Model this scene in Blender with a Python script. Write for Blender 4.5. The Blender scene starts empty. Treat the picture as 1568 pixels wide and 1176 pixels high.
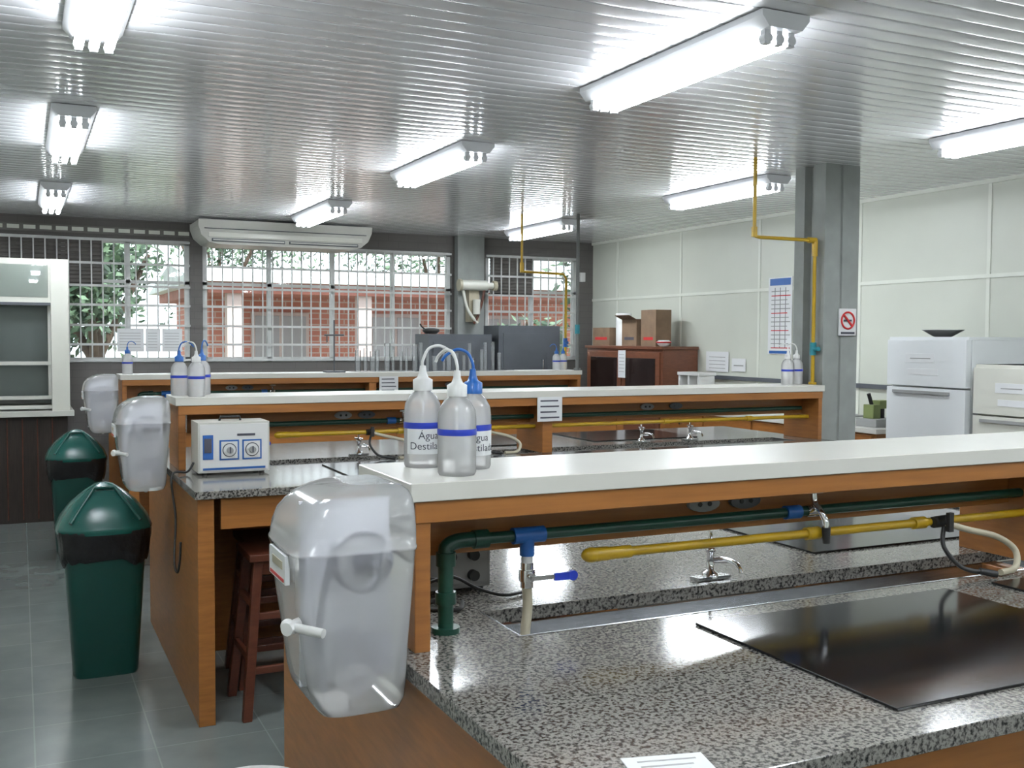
import bpy, math, random
from mathutils import Vector, Matrix
random.seed(7)
scene = bpy.context.scene
try:
    scene.view_settings.view_transform = 'Standard'
except Exception:
    pass

# ------------------------------------------------------------------ materials
def new_mat(name):
    m = bpy.data.materials.new(name); m.use_nodes = True
    nt = m.node_tree; b = nt.nodes['Principled BSDF']
    return m, nt, b

def coords(nt, scale=(1, 1, 1)):
    g = nt.nodes.new('ShaderNodeNewGeometry')
    mp = nt.nodes.new('ShaderNodeMapping'); mp.inputs['Scale'].default_value = scale
    nt.links.new(g.outputs['Position'], mp.inputs['Vector'])
    return mp.outputs['Vector']

def ramp(nt, fac, stops):
    r = nt.nodes.new('ShaderNodeValToRGB')
    el = r.color_ramp.elements
    el[0].position = stops[0][0]; el[0].color = (*stops[0][1], 1)
    el[1].position = stops[-1][0]; el[1].color = (*stops[-1][1], 1)
    for p, c in stops[1:-1]:
        e = el.new(p); e.color = (*c, 1)
    nt.links.new(fac, r.inputs['Fac'])
    return r.outputs['Color']

def pm(name, col, rough=0.5, metal=0.0, scale=8.0, var=0.08, bump=0.0, stretch=(1, 1, 1), coat=0.0, detail=3):
    m, nt, b = new_mat(name)
    v = coords(nt, stretch)
    n = nt.nodes.new('ShaderNodeTexNoise'); n.inputs['Scale'].default_value = scale; n.inputs['Detail'].default_value = detail
    nt.links.new(v, n.inputs['Vector'])
    lo = tuple(max(0, c * (1 - var)) for c in col); hi = tuple(min(1, c * (1 + var)) for c in col)
    c = ramp(nt, n.outputs['Fac'], [(0.3, lo), (0.7, hi)])
    nt.links.new(c, b.inputs['Base Color'])
    b.inputs['Roughness'].default_value = rough; b.inputs['Metallic'].default_value = metal
    if coat: b.inputs['Coat Weight'].default_value = coat; b.inputs['Coat Roughness'].default_value = .10
    if bump:
        bp = nt.nodes.new('ShaderNodeBump'); bp.inputs['Strength'].default_value = bump; bp.inputs['Distance'].default_value = 0.01
        nt.links.new(n.outputs['Fac'], bp.inputs['Height']); nt.links.new(bp.outputs['Normal'], b.inputs['Normal'])
    return m

def emit_mat(name, col, s):
    m, nt, b = new_mat(name)
    b.inputs['Base Color'].default_value = (*col, 1)
    b.inputs['Emission Color'].default_value = (*col, 1); b.inputs['Emission Strength'].default_value = s
    return m

def plastic_trans(name, col, transp=0.35, rough=0.25, tl=.45):
    m, nt, b = new_mat(name)
    nt.nodes.remove(b)
    out = nt.nodes['Material Output']
    v = coords(nt)
    n = nt.nodes.new('ShaderNodeTexNoise'); n.inputs['Scale'].default_value = 6; nt.links.new(v, n.inputs['Vector'])
    c = ramp(nt, n.outputs['Fac'], [(0.3, tuple(x * .96 for x in col)), (0.7, col)])
    d = nt.nodes.new('ShaderNodeBsdfDiffuse'); t = nt.nodes.new('ShaderNodeBsdfTranslucent')
    nt.links.new(c, d.inputs['Color']); nt.links.new(c, t.inputs['Color'])
    m1 = nt.nodes.new('ShaderNodeMixShader'); m1.inputs[0].default_value = tl
    nt.links.new(d.outputs[0], m1.inputs[1]); nt.links.new(t.outputs[0], m1.inputs[2])
    tr = nt.nodes.new('ShaderNodeBsdfTransparent')
    m2 = nt.nodes.new('ShaderNodeMixShader'); m2.inputs[0].default_value = transp
    nt.links.new(m1.outputs[0], m2.inputs[1]); nt.links.new(tr.outputs[0], m2.inputs[2])
    g = nt.nodes.new('ShaderNodeBsdfGlossy'); g.inputs['Roughness'].default_value = rough
    fr = nt.nodes.new('ShaderNodeFresnel'); fr.inputs['IOR'].default_value = 1.4
    m3 = nt.nodes.new('ShaderNodeMixShader')
    nt.links.new(fr.outputs[0], m3.inputs[0]); nt.links.new(m2.outputs[0], m3.inputs[1]); nt.links.new(g.outputs[0], m3.inputs[2])
    nt.links.new(m3.outputs[0], out.inputs['Surface'])
    return m

def granite():
    m, nt, b = new_mat('granite')
    v = coords(nt)
    n = nt.nodes.new('ShaderNodeTexNoise'); n.inputs['Scale'].default_value = 125; n.inputs['Detail'].default_value = 3; n.inputs['Roughness'].default_value = .6
    nt.links.new(v, n.inputs['Vector'])
    c = ramp(nt, n.outputs['Fac'], [(0.34, (.02, .02, .02)), (0.42, (.075, .07, .065)), (0.49, (.18, .172, .155)), (0.58, (.265, .255, .232)), (0.7, (.16, .142, .128))])
    vo = nt.nodes.new('ShaderNodeTexVoronoi'); vo.inputs['Scale'].default_value = 160; nt.links.new(v, vo.inputs['Vector'])
    k = ramp(nt, vo.outputs['Color'], [(0.16, (.25, .25, .25)), (0.26, (1, 1, 1))])
    mx = nt.nodes.new('ShaderNodeMix'); mx.data_type = 'RGBA'; mx.blend_type = 'MULTIPLY'; mx.inputs[0].default_value = .7
    nt.links.new(c, mx.inputs[6]); nt.links.new(k, mx.inputs[7])
    nt.links.new(mx.outputs[2], b.inputs['Base Color'])
    b.inputs['Roughness'].default_value = .12
    return m

def tile_floor():
    m, nt, b = new_mat('floor_tile')
    v = coords(nt)
    mp = nt.nodes.new('ShaderNodeMapping'); mp.inputs['Location'].default_value = (-.03, .1, 0); nt.links.new(v, mp.inputs['Vector'])
    br = nt.nodes.new('ShaderNodeTexBrick'); br.offset = 0; br.squash = 1
    br.inputs['Scale'].default_value = 1; br.inputs['Brick Width'].default_value = .42; br.inputs['Row Height'].default_value = .42
    br.inputs['Mortar Size'].default_value = .003; br.inputs['Mortar Smooth'].default_value = .1
    br.inputs['Color1'].default_value = (.140, .160, .155, 1); br.inputs['Color2'].default_value = (.155, .174, .167, 1); br.inputs['Mortar'].default_value = (.20, .225, .217, 1)
    nt.links.new(mp.outputs['Vector'], br.inputs['Vector'])
    n = nt.nodes.new('ShaderNodeTexNoise'); n.inputs['Scale'].default_value = 5; n.inputs['Detail'].default_value = 5; nt.links.new(v, n.inputs['Vector'])
    k = ramp(nt, n.outputs['Fac'], [(0.3, (.82, .82, .82)), (0.7, (1, 1, 1))])
    mx = nt.nodes.new('ShaderNodeMix'); mx.data_type = 'RGBA'; mx.blend_type = 'MULTIPLY'; mx.inputs[0].default_value = 1
    nt.links.new(br.outputs['Color'], mx.inputs[6]); nt.links.new(k, mx.inputs[7]); nt.links.new(mx.outputs[2], b.inputs['Base Color'])
    b.inputs['Roughness'].default_value = .2
    return m

def brick_mat(name, c1, c2, mo, w=.25, h=.08, ms=.01, axis='XZ', rough=.8):
    m, nt, b = new_mat(name)
    g = nt.nodes.new('ShaderNodeNewGeometry'); sx = nt.nodes.new('ShaderNodeSeparateXYZ'); cx = nt.nodes.new('ShaderNodeCombineXYZ')
    nt.links.new(g.outputs['Position'], sx.inputs[0])
    nt.links.new(sx.outputs['X'], cx.inputs['X']); nt.links.new(sx.outputs['Z'], cx.inputs['Y'])
    br = nt.nodes.new('ShaderNodeTexBrick'); br.inputs['Scale'].default_value = 1
    br.inputs['Brick Width'].default_value = w; br.inputs['Row Height'].default_value = h; br.inputs['Mortar Size'].default_value = ms
    br.inputs['Color1'].default_value = (*c1, 1); br.inputs['Color2'].default_value = (*c2, 1); br.inputs['Mortar'].default_value = (*mo, 1)
    nt.links.new(cx.outputs[0], br.inputs['Vector']); nt.links.new(br.outputs['Color'], b.inputs['Base Color'])
    b.inputs['Roughness'].default_value = rough
    return m

WOOD = pm('orange_wood', (.28, .108, .025), .38, scale=5, var=.16, stretch=(2, 2, 14), detail=4)
WOODH = pm('orange_wood_rail', (.29, .112, .025), .38, scale=5, var=.13, stretch=(1, 14, 14), detail=4)
DWOOD = pm('dark_red_wood', (.085, .024, .012), .35, scale=6, var=.2, stretch=(3, 3, 12))
CABW = pm('cabinet_wood', (.15, .055, .028), .35, scale=5, var=.15, stretch=(3, 3, 10))
BROWNK = pm('dark_base_wood', (.025, .016, .012), .5, scale=6, var=.25, stretch=(12, 3, 1))
LAM = pm('white_laminate', (.62, .61, .56), .25, scale=3, var=.02)
GRAN = granite()
STEEL = pm('stainless_steel', (.55, .56, .57), .22, 1.0, scale=20, var=.12, stretch=(1, 10, 10))
CHROME = pm('chrome', (.75, .75, .77), .12, 1.0, scale=20, var=.05)
BLACKP = pm('black_glossy_plate', (.010, .010, .011), .12, scale=5, var=.3)
BLACK = pm('black_rubber', (.015, .015, .015), .5, scale=20, var=.2)
BAG = pm('black_bag', (.005, .005, .006), .3, scale=25, var=.3, bump=.6)
GREEN = pm('green_pipe_paint', (.004, .045, .028), .35, scale=10, var=.15)
YEL = pm('yellow_pipe_paint', (.42, .26, .008), .35, scale=10, var=.1)
BLUE = pm('blue_plastic', (.01, .10, .36), .35, scale=10, var=.08)
DBLUE = pm('blue_band', (.012, .035, .36), .4, scale=10, var=.05)
BEIGE = pm('beige_hose', (.42, .38, .28), .45, scale=10, var=.1)
WHITE = pm('white_plastic', (.66, .66, .65), .35, scale=4, var=.03)
OFFW = pm('offwhite_metal', (.54, .54, .50), .35, scale=4, var=.04)
CREAM = pm('cream_enamel', (.60, .60, .54), .3, scale=4, var=.03)
FRW = pm('fridge_white', (.68, .70, .71), .3, scale=3, var=.03)
GREY = pm('grey_metal', (.08, .088, .10), .45, scale=5, var=.1)
LGREY = pm('light_grey_plastic', (.28, .285, .28), .4, scale=5, var=.05)
BOWL = pm('bowl_steel', (.45, .46, .47), .35, scale=5, var=.05)
TEAL = pm('teal_bin', (.003, .05, .04), .38, scale=6, var=.08)
TEALL = pm('teal_lid', (.008, .085, .07), .25, scale=6, var=.1)
CARD = pm('cardboard', (.20, .13, .08), .8, scale=12, var=.12)
PAPER = pm('paper', (.68, .69, .70), .7, scale=10, var=.02)
INK = pm('ink', (.06, .06, .08), .7, scale=10, var=.1)
RED = pm('red_ink', (.5, .02, .02), .6, scale=10, var=.05)
BLUEP = pm('blue_panel', (.02, .10, .33), .4, scale=10, var=.05)
CONC = pm('concrete_grey', (.26, .275, .265), .75, scale=7, var=.1, bump=.15)
CONCD = pm('concrete_dark', (.15, .155, .15), .8, scale=7, var=.1)
WPAINT = pm('wall_cream_panel', (.58, .60, .53), .4, scale=1.5, var=.04)
BATTEN = pm('wall_batten', (.70, .72, .65), .4, scale=4, var=.03)
WGREY = brick_mat('grey_brick', (.120, .112, .106), (.128, .12, .113), (.108, .102, .097), .22, .07, .004)
CEIL = pm('ceiling_pvc', (.72, .725, .75), .22, scale=2, var=.03, stretch=(1, 6, 1), coat=.8)
FRAME = pm('window_frame_paint', (.58, .59, .58), .45, scale=10, var=.06)
LOUV = pm('louver_grey', (.15, .14, .13), .5, scale=10, var=.15)
FLOOR = tile_floor()
LAMPW = pm('lamp_body', (.72, .73, .76), .3, scale=5, var=.02)
TUBE = emit_mat('fluorescent_tube', (.91, .96, 1.0), 50)
TEALV = pm('teal_valve', (.01, .2, .25), .4, scale=10, var=.1)
BARREL = plastic_trans('frosted_barrel', (1.0, 1.0, 1.0), .66, .12, .3)
BOTTLE = plastic_trans('frosted_bottle', (1.0, 1.0, 1.0), .58, .2, .35)
GLASST = plastic_trans('thin_glass', (.85, .9, .92), .80, .03)
LIQ = pm('inner_lavender_plastic', (.42, .43, .52), .4, scale=6, var=.06)
BACKW = pm('container_back_plate', (.82, .83, .90), .45, scale=5, var=.05)  # white of the added brightening plate and of some inner parts

m, nt, b = new_mat('window_glass'); nt.nodes.remove(b)
tr = nt.nodes.new('ShaderNodeBsdfTransparent'); tr.inputs[0].default_value = (.93, .96, .96, 1)
gl = nt.nodes.new('ShaderNodeBsdfGlossy'); gl.inputs['Roughness'].default_value = .02
fr = nt.nodes.new('ShaderNodeFresnel'); fr.inputs[0].default_value = 1.4
mx = nt.nodes.new('ShaderNodeMixShader'); nt.links.new(fr.outputs[0], mx.inputs[0]); nt.links.new(tr.outputs[0], mx.inputs[1]); nt.links.new(gl.outputs[0], mx.inputs[2])
nt.links.new(mx.outputs[0], nt.nodes['Material Output'].inputs['Surface'])
WGLASS = m
SMOKE = pm('dark_cabinet_glass', (.02, .012, .01), .08, scale=6, var=.3)

# ------------------------------------------------------------------ mesh builder
class MB:
    def __init__(s):
        s.v = []; s.f = []; s.m = []; s.s = []; s.mats = []
    def mi(s, mat):
        if mat not in s.mats: s.mats.append(mat)
        return s.mats.index(mat)
    def add(s, vs, fs, mat, smooth=False):
        o = len(s.v); s.v += [tuple(p) for p in vs]; k = s.mi(mat)
        for f in fs:
            s.f.append([o + i for i in f]); s.m.append(k); s.s.append(smooth)
    def box(s, x0, x1, y0, y1, z0, z1, mat, M=None):
        vs = [Vector(p) for p in ((x0, y0, z0), (x1, y0, z0), (x1, y1, z0), (x0, y1, z0), (x0, y0, z1), (x1, y0, z1), (x1, y1, z1), (x0, y1, z1))]
        if M: vs = [M @ p for p in vs]
        s.add(vs, [(0, 3, 2, 1), (4, 5, 6, 7), (0, 1, 5, 4), (1, 2, 6, 5), (2, 3, 7, 6), (3, 0, 4, 7)], mat)
    def cyl(s, p0, p1, r0, mat, r1=None, seg=16, caps=True):
        p0 = Vector(p0); p1 = Vector(p1); r1 = r0 if r1 is None else r1
        d = (p1 - p0).normalized(); a = d.orthogonal().normalized(); b = d.cross(a)
        vs = []
        for p, r in ((p0, r0), (p1, r1)):
            for i in range(seg):
                t = 2 * math.pi * i / seg; vs.append(p + (a * math.cos(t) + b * math.sin(t)) * r)
        s.add(vs, [(i, (i + 1) % seg, seg + (i + 1) % seg, seg + i) for i in range(seg)], mat, True)
        if caps:
            s.add(vs[:seg], [tuple(reversed(range(seg)))], mat); s.add(vs[seg:], [tuple(range(seg))], mat)
    def tube(s, pts, r, mat, seg=10, smooth=True, sub=6):
        P = [Vector(p) for p in pts]
        if smooth and len(P) > 2:
            Q = []
            for i in range(len(P) - 1):
                a = P[max(i - 1, 0)]; b = P[i]; c = P[i + 1]; d = P[min(i + 2, len(P) - 1)]
                for k in range(sub):
                    t = k / sub
                    Q.append(.5 * ((2 * b) + (c - a) * t + (2 * a - 5 * b + 4 * c - d) * t * t + (3 * b - a - 3 * c + d) * t ** 3))
            Q.append(P[-1]); P = Q
        vs = []; nrm = None
        for i, p in enumerate(P):
            t = (P[min(i + 1, len(P) - 1)] - P[max(i - 1, 0)]).normalized()
            nrm = t.orthogonal().normalized() if nrm is None else (nrm - t * nrm.dot(t)).normalized()
            bn = t.cross(nrm)
            for k in range(seg):
                a = 2 * math.pi * k / seg; vs.append(p + (nrm * math.cos(a) + bn * math.sin(a)) * r)
        fs = []
        for i in range(len(P) - 1):
            for k in range(seg):
                fs.append((i * seg + k, i * seg + (k + 1) % seg, (i + 1) * seg + (k + 1) % seg, (i + 1) * seg + k))
        s.add(vs, fs, mat, True)
        s.add(vs[:seg], [tuple(range(seg))], mat); s.add(vs[-seg:], [tuple(range(seg))], mat)
    def lathe(s, c, prof, mat, seg=24, caps=True):
        vs = []
        for r, z in prof:
            for i in range(seg):
                t = 2 * math.pi * i / seg; vs.append((c[0] + r * math.cos(t), c[1] + r * math.sin(t), c[2] + z))
        fs = []
        for j in range(len(prof) - 1):
            for i in range(seg):
                fs.append((j * seg + i, j * seg + (i + 1) % seg, (j + 1) * seg + (i + 1) % seg, (j + 1) * seg + i))
        s.add(vs, fs, mat, True)
        if caps:
            s.add(vs[:seg], [tuple(reversed(range(seg)))], mat); s.add(vs[-seg:], [tuple(range(seg))], mat)
    def loft(s, rings, mat, n=4.0, seg=40, caps=True, jit=0, wav=0):
        vs = []
        for j, (z, x0, x1, y0, y1) in enumerate(rings):
            cx = (x0 + x1) / 2; cy = (y0 + y1) / 2; hx = (x1 - x0) / 2; hy = (y1 - y0) / 2
            for i in range(seg):
                t = 2 * math.pi * i / seg; c = math.cos(t); q = math.sin(t)
                k = 1 + random.uniform(-jit, jit)
                dz = wav * (math.sin(3 * t + 1) + .6 * math.sin(7 * t) + .4 * math.sin(13 * t + 2)) * max(0, 1 - j / 2.0)
                vs.append((cx + hx * k * math.copysign(abs(c) ** (2 / n), c), cy + hy * k * math.copysign(abs(q) ** (2 / n), q), z + dz + random.uniform(-jit, jit) * .15))
        fs = []
        for j in range(len(rings) - 1):
            for i in range(seg):
                fs.append((j * seg + i, j * seg + (i + 1) % seg, (j + 1) * seg + (i + 1) % seg, (j + 1) * seg + i))
        s.add(vs, fs, mat, True)
        if caps:
            s.add(vs[:seg], [tuple(reversed(range(seg)))], mat); s.add(vs[-seg:], [tuple(range(seg))], mat, True)
    def prism(s, poly, fn0, fn1, mat):
        n = len(poly); vs = [fn0(*p) for p in poly] + [fn1(*p) for p in poly]
        s.add(vs, [tuple(range(n)), tuple(range(2 * n - 1, n - 1, -1))] + [(i, (i + 1) % n, n + (i + 1) % n, n + i) for i in range(n)], mat)
    def ring(s, c, nrm, R, r, mat, seg=32):
        c = Vector(c); d = Vector(nrm).normalized(); a = d.orthogonal().normalized(); b = d.cross(a)
        pts = [c + (a * math.cos(2 * math.pi * i / seg) + b * math.sin(2 * math.pi * i / seg)) * R for i in range(seg + 1)]
        s.tube(pts, r, mat, 8, False)
    def ball(s, c, r, mat, sc=(1, 1, 1), seg=16):
        vs = []; n = 10
        for j in range(n + 1):
            ph = math.pi * j / n
            for i in range(seg):
                t = 2 * math.pi * i / seg
                vs.append((c[0] + r * sc[0] * math.sin(ph) * math.cos(t), c[1] + r * sc[1] * math.sin(ph) * math.sin(t), c[2] - r * sc[2] * math.cos(ph)))
        fs = [(j * seg + i, j * seg + (i + 1) % seg, (j + 1) * seg + (i + 1) % seg, (j + 1) * seg + i) for j in range(n) for i in range(seg)]
        s.add(vs, fs, mat, True)
    def text(s, body, size, fn, mat):
        cu = bpy.data.curves.new('t', 'FONT'); cu.body = body; cu.size = size; cu.align_x = 'CENTER'
        ob = bpy.data.objects.new('t', cu); scene.collection.objects.link(ob)
        bpy.context.view_layer.update()
        me = bpy.data.meshes.new_from_object(ob)
        s.add([fn(v.co.x, v.co.y) for v in me.vertices], [tuple(p.vertices) for p in me.polygons], mat)
        bpy.data.objects.remove(ob); bpy.data.curves.remove(cu); bpy.data.meshes.remove(me)
    def done(s, name, bevel=0, seg=2, solid=False):
        V = [Vector(p) for p in s.v]
        xs = [p.x for p in V]; ys = [p.y for p in V]; zs = [p.z for p in V]
        o = Vector(((min(xs) + max(xs)) / 2, (min(ys) + max(ys)) / 2, min(zs)))
        me = bpy.data.meshes.new(name); me.from_pydata([p - o for p in V], [], s.f)
        for m_ in s.mats: me.materials.append(m_)
        for p, k, sm in zip(me.polygons, s.m, s.s): p.material_index = k; p.use_smooth = sm
        me.update()
        ob = bpy.data.objects.new(name, me); ob.location = o; scene.collection.objects.link(ob)
        if bevel:
            md = ob.modifiers.new('bevel', 'BEVEL'); md.width = bevel; md.segments = seg; md.limit_method = 'ANGLE'; md.angle_limit = math.radians(50)
        return ob

# ------------------------------------------------------------------ constants
XL, XR, YN, YW, ZC = -1.3, 6.0, -4.0, 10.42, 2.68
ZT, ZS = .959, 1.295            # counter top, shelf top
BX0, BX1 = .655, 4.52
BY = [1.16, 4.22, 7.28]

# ------------------------------------------------------------------ room shell
mb = MB(); mb.box(XL - .15, XR + .15, YN - .15, YW + .15, -.1, 0, FLOOR); mb.done('floor')
mb = MB(); mb.box(XL - .15, XL, YN - .15, YW + .15, 0, ZC + .1, WPAINT); mb.done('wall_left')
mb = MB(); mb.box(XL, XR, YN - .15, YN, 0, ZC + .1, WPAINT); mb.done('wall_front')
mb = MB(); mb.box(XR, XR + .15, YN - .15, YW + .15, 0, ZC + .1, WPAINT); mb.done('wall_right')
mb = MB()
for y in (-3.5, -2.3, -1.1, .13, 1.35, 2.57, 3.8, 5.0, 6.2, 7.43, 8.65, 9.87):
    mb.box(XR - .008, XR, y - .014, y + .014, 0, ZC, BATTEN)
for z in (1.22 - .6, 2.02):
    mb.box(XR - .009, XR, YN, YW, z - .014, z + .014, BATTEN)
mb.box(XR - .02, XR, YN, YW, ZC - .03, ZC, BATTEN)
mb.done('trim_1')
mb = MB(); mb.box(XR - .03, XR - .009, 5.3, 8.3, 1.2, 1.235, GREY); mb.box(XR - .06, XR - .009, 5.55, 5.66, 1.18, 1.27, BLACK); mb.done('trim_2')

# windowed back wall
W = [(-.75, 1.5), (1.62, 4.23), (4.64, 5.8)]; ZB, ZTOP = 1.33, 2.5
mb = MB()
mb.box(XL, XR, YW, YW + .15, 0, ZB, WGREY); mb.box(XL, XR, YW, YW + .15, ZTOP, ZC + .1, WGREY)
ed = [XL] + [q for w in W for q in w] + [XR]
for i in range(0, len(ed), 2): mb.box(ed[i], ed[i + 1], YW, YW + .15, ZB, ZTOP, WGREY)
mb.done('wall_back')
mb = MB(); mb.box(4.27, 4.58, YW - .1, YW, 0, ZC, CONC); mb.done('trim_3')
for i, (a, c) in enumerate(W):
    mb = MB(); y0, y1 = YW + .02, YW + .07
    for (p, q, r_, t) in ((a, c, ZB, ZB + .045), (a, c, ZTOP - .045, ZTOP), (a, a + .045, ZB, ZTOP), (c - .045, c, ZB, ZTOP)):
        mb.box(p, q, y0, y1, r_, t, FRAME)
    n = 2 if c - a < 1.5 else 4
    for k in range(1, n):
        x = a + (c - a) * k / n; mb.box(x - .02, x + .02, y0, y1, ZB, ZTOP, FRAME)
    mb.box(a, c, y0, y1, 2.08, 2.11, FRAME)
    mb.box(a + .02, c - .02, YW + .09, YW + .095, ZB + .02, ZTOP - .02, WGLASS)
    x = a + .09
    while x < c - .05:
        mb.box(x - .006, x + .006, YW - .016, YW - .004, ZB + .01, ZTOP - .01, FRAME); x += .098
    for z in (ZB + .02, 1.50, 1.68, 1.87, 2.05, 2.26, ZTOP - .02):
        mb.box(a, c, YW - .022, YW - .016, z - .011, z + .011, FRAME)
    if i in (0, 2):
        la, lc = ((-.7, .72) if i == 0 else (4.70, 5.22))
        z = 2.06
        mb.box(la, la + .02, YW + .0, YW + .02, 2.04, 2.47, LOUV); mb.box(lc - .02, lc, YW, YW + .02, 2.04, 2.47, LOUV)
        while z < 2.46:
            M = Matrix.Translation((0, YW + .012, z)) @ Matrix.Rotation(math.radians(50), 4, 'X')
            mb.box(la, lc, -.024, .024, -.003, .003, LOUV, M); z += .036
    mb.done('window_%d' % (i + 1))
mb = MB(); x = -.9
mb.box(-1.0, 1.5, YW - .012, YW - .002, 2.535, 2.60, LOUV)
while x < 1.4:
    mb.box(x, x + .1, YW - .018, YW - .012, 2.55, 2.585, BATTEN); x += .135
mb.done('trim_4')

# ceiling of PVC slats
y = YN
prof = []
while y < YW - .001:
    prof += [(y, ZC + .002), (y + .0015, ZC + .0003)]
    for k in range(1, 10):
        t = k / 10; prof.append((y + .0015 + .097 * t, ZC - .0018 * 4 * t * (1 - t)))
    prof += [(y + .0985, ZC + .0003)]
    y += .1
prof.append((YW, ZC + .002))
mb = MB(); n = len(prof)
vs = [(XL, p, z) for p, z in prof] + [(XR, p, z) for p, z in prof]
mb.add(vs, [(i, n + i, n + i + 1, i + 1) for i in range(n - 1)], CEIL, True)
mb.box(XL - .15, XR + .15, YN - .15, YW + .15, ZC + .02, ZC + .1, CEIL)
mb.done('ceiling')

# ------------------------------------------------------------------ column
mb = MB()
cx0, cx1, cy0, cy1 = 4.55, 4.83, 5.01, 5.29
poly = [(cx0, cy0), (cx0 + .12, cy0), (cx0 + .125, cy0 + .012), (cx0 + .14, cy0 + .012), (cx0 + .145, cy0), (cx1, cy0), (cx1, cy1), (cx0, cy1), (cx0, cy0 + .19), (cx0 + .05, cy0 + .18), (cx0 + .05, cy0 + .12), (cx0, cy0 + .11)]
mb.prism(poly, lambda x, y: (x, y, 0), lambda x, y: (x, y, ZC), CONC)
mb.done('concrete_column')
mb = MB(); sx, sz = 4.735, 1.69
mb.box(sx - .07, sx + .07, 4.995, 5.005, sz - .085, sz + .085, PAPER)
mb.ring((sx, 4.992, sz + .01), (0, 1, 0), .052, .006, RED)
mb.box(-.05, .05, 4.988, 4.994, -.006, .006, RED, Matrix.Translation((sx, 0, sz + .01)) @ Matrix.Rotation(math.radians(45), 4, 'Y'))
mb.box(sx - .035, sx + .03, 4.99, 4.994, sz + .004, sz + .016, INK)
mb.box(sx - .055, sx + .055, 4.99, 4.994, sz - .075, sz - .062, INK)
mb.done('no_smoking_sign')

# ------------------------------------------------------------------ ceiling lamps
def lamp(x, y):
    L = .62; mb = MB(); z = ZC - .004
    pr = [(-.10, 0), (.10, 0), (.10, -.02), (.07, -.055), (-.07, -.055), (-.10, -.02)]
    mb.prism(pr, lambda a, c: (x + a, y - L, z + c), lambda a, c: (x + a, y + L, z + c), LAMPW)
    for dx in (-.05, 0, .05):
        mb.cyl((x + dx, y - L + .06, z - .082), (x + dx, y + L - .05, z - .082), .017, TUBE, seg=10)
        for s_ in (-1, 1):
            yy = y + s_ * (L - .045)
            mb.box(x + dx - .013, x + dx + .013, yy - .012, yy + .012, z - .102, z - .05, LAMPW)
            mb.cyl((x + dx, yy - .016, z - .082), (x + dx, yy + .016, z - .082), .018, LAMPW, seg=10)
    mb.done('ceiling_fluorescent_lamp')
for x, yy_ in ((.25, (-2.0, .75, 3.38, 6.0, 8.75)), (2.34, (-2.0, .75, 3.40, 5.98, 8.75)), (4.6, (-2.0, .85, 3.54, 6.13, 9.02))):  # first two lamps per column are unseen, added to brighten the near fronts
    for y in yy_: lamp(x, y)

# ------------------------------------------------------------------ lab benches
def bench(y0, o=0.0):
    mb = MB(); s0, s1 = y0 + .71, y0 + 1.05; g0, g1 = y0 + .74, y0 + .95; y1 = y0 + 1.76
    z0 = ZT - .032; X0 = BX0 - o
    mb.box(X0, BX1, y0, g0, z0, ZT, GRAN); mb.box(X0, BX1, g1, y1, z0, ZT, GRAN)
    mb.box(X0, .93, g0, g1, z0, ZT, GRAN); mb.box(4.3, BX1, g0, g1, z0, ZT, GRAN)
    mb.box(.93, 4.3, g0, g1, ZT - .095, ZT - .09, STEEL)
    mb.box(.93, 4.3, g0, g0 + .004, ZT - .09, ZT + .002, STEEL); mb.box(.93, 4.3, g1 - .004, g1, ZT - .09, ZT - .034, STEEL)
    mb.box(.93, .934, g0, g1, ZT - .09, ZT + .001, STEEL); mb.box(4.296, 4.3, g0, g1, ZT - .09, ZT + .001, STEEL)
    for xx in (X0 + .012, 2.53, BX1 - .077):
        mb.box(xx, xx + .065, y0 + .02, y1 - .02, 0, z0, WOOD)
    mb.box(BX0 + .07, BX1 - .077, y0 + .03, y0 + .05, z0 - .13, z0, WOODH)
    mb.box(BX0 + .07, BX1 - .077, y1 - .05, y1 - .03, z0 - .13, z0, WOODH)
    mb.box(BX0 + .07, BX1 - .077, y0 + .87, y0 + .89, .05, z0 - .07, WOOD)
    S0 = .677 - o
    mb.box(S0, 4.50, s0, s1, ZS - .037, ZS, LAM)
    for xx, w in ((S0 + .012, .033), (2.54, .06), (4.46, .03)):
        mb.box(xx, xx + w, s0 + .01, s1 - .01, ZT, ZS - .037, WOOD)
    mb.box(S0 + .012, 4.49, s0 + .006, s0 + .024, ZS - .08, ZS - .037, WOODH)
    mb.box(S0 + .012, 4.49, s1 - .024, s1 - .006, ZS - .08, ZS - .037, WOODH)
    mb.box(.715, 4.46, y0 + .872, y0 + .89, 1.115, ZS - .037, WOODH)
    return mb.done('lab_bench', .0015, 1)
OFF = [0, .035, .02]
for y0, o in zip(BY, OFF): bench(y0, o)

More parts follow.
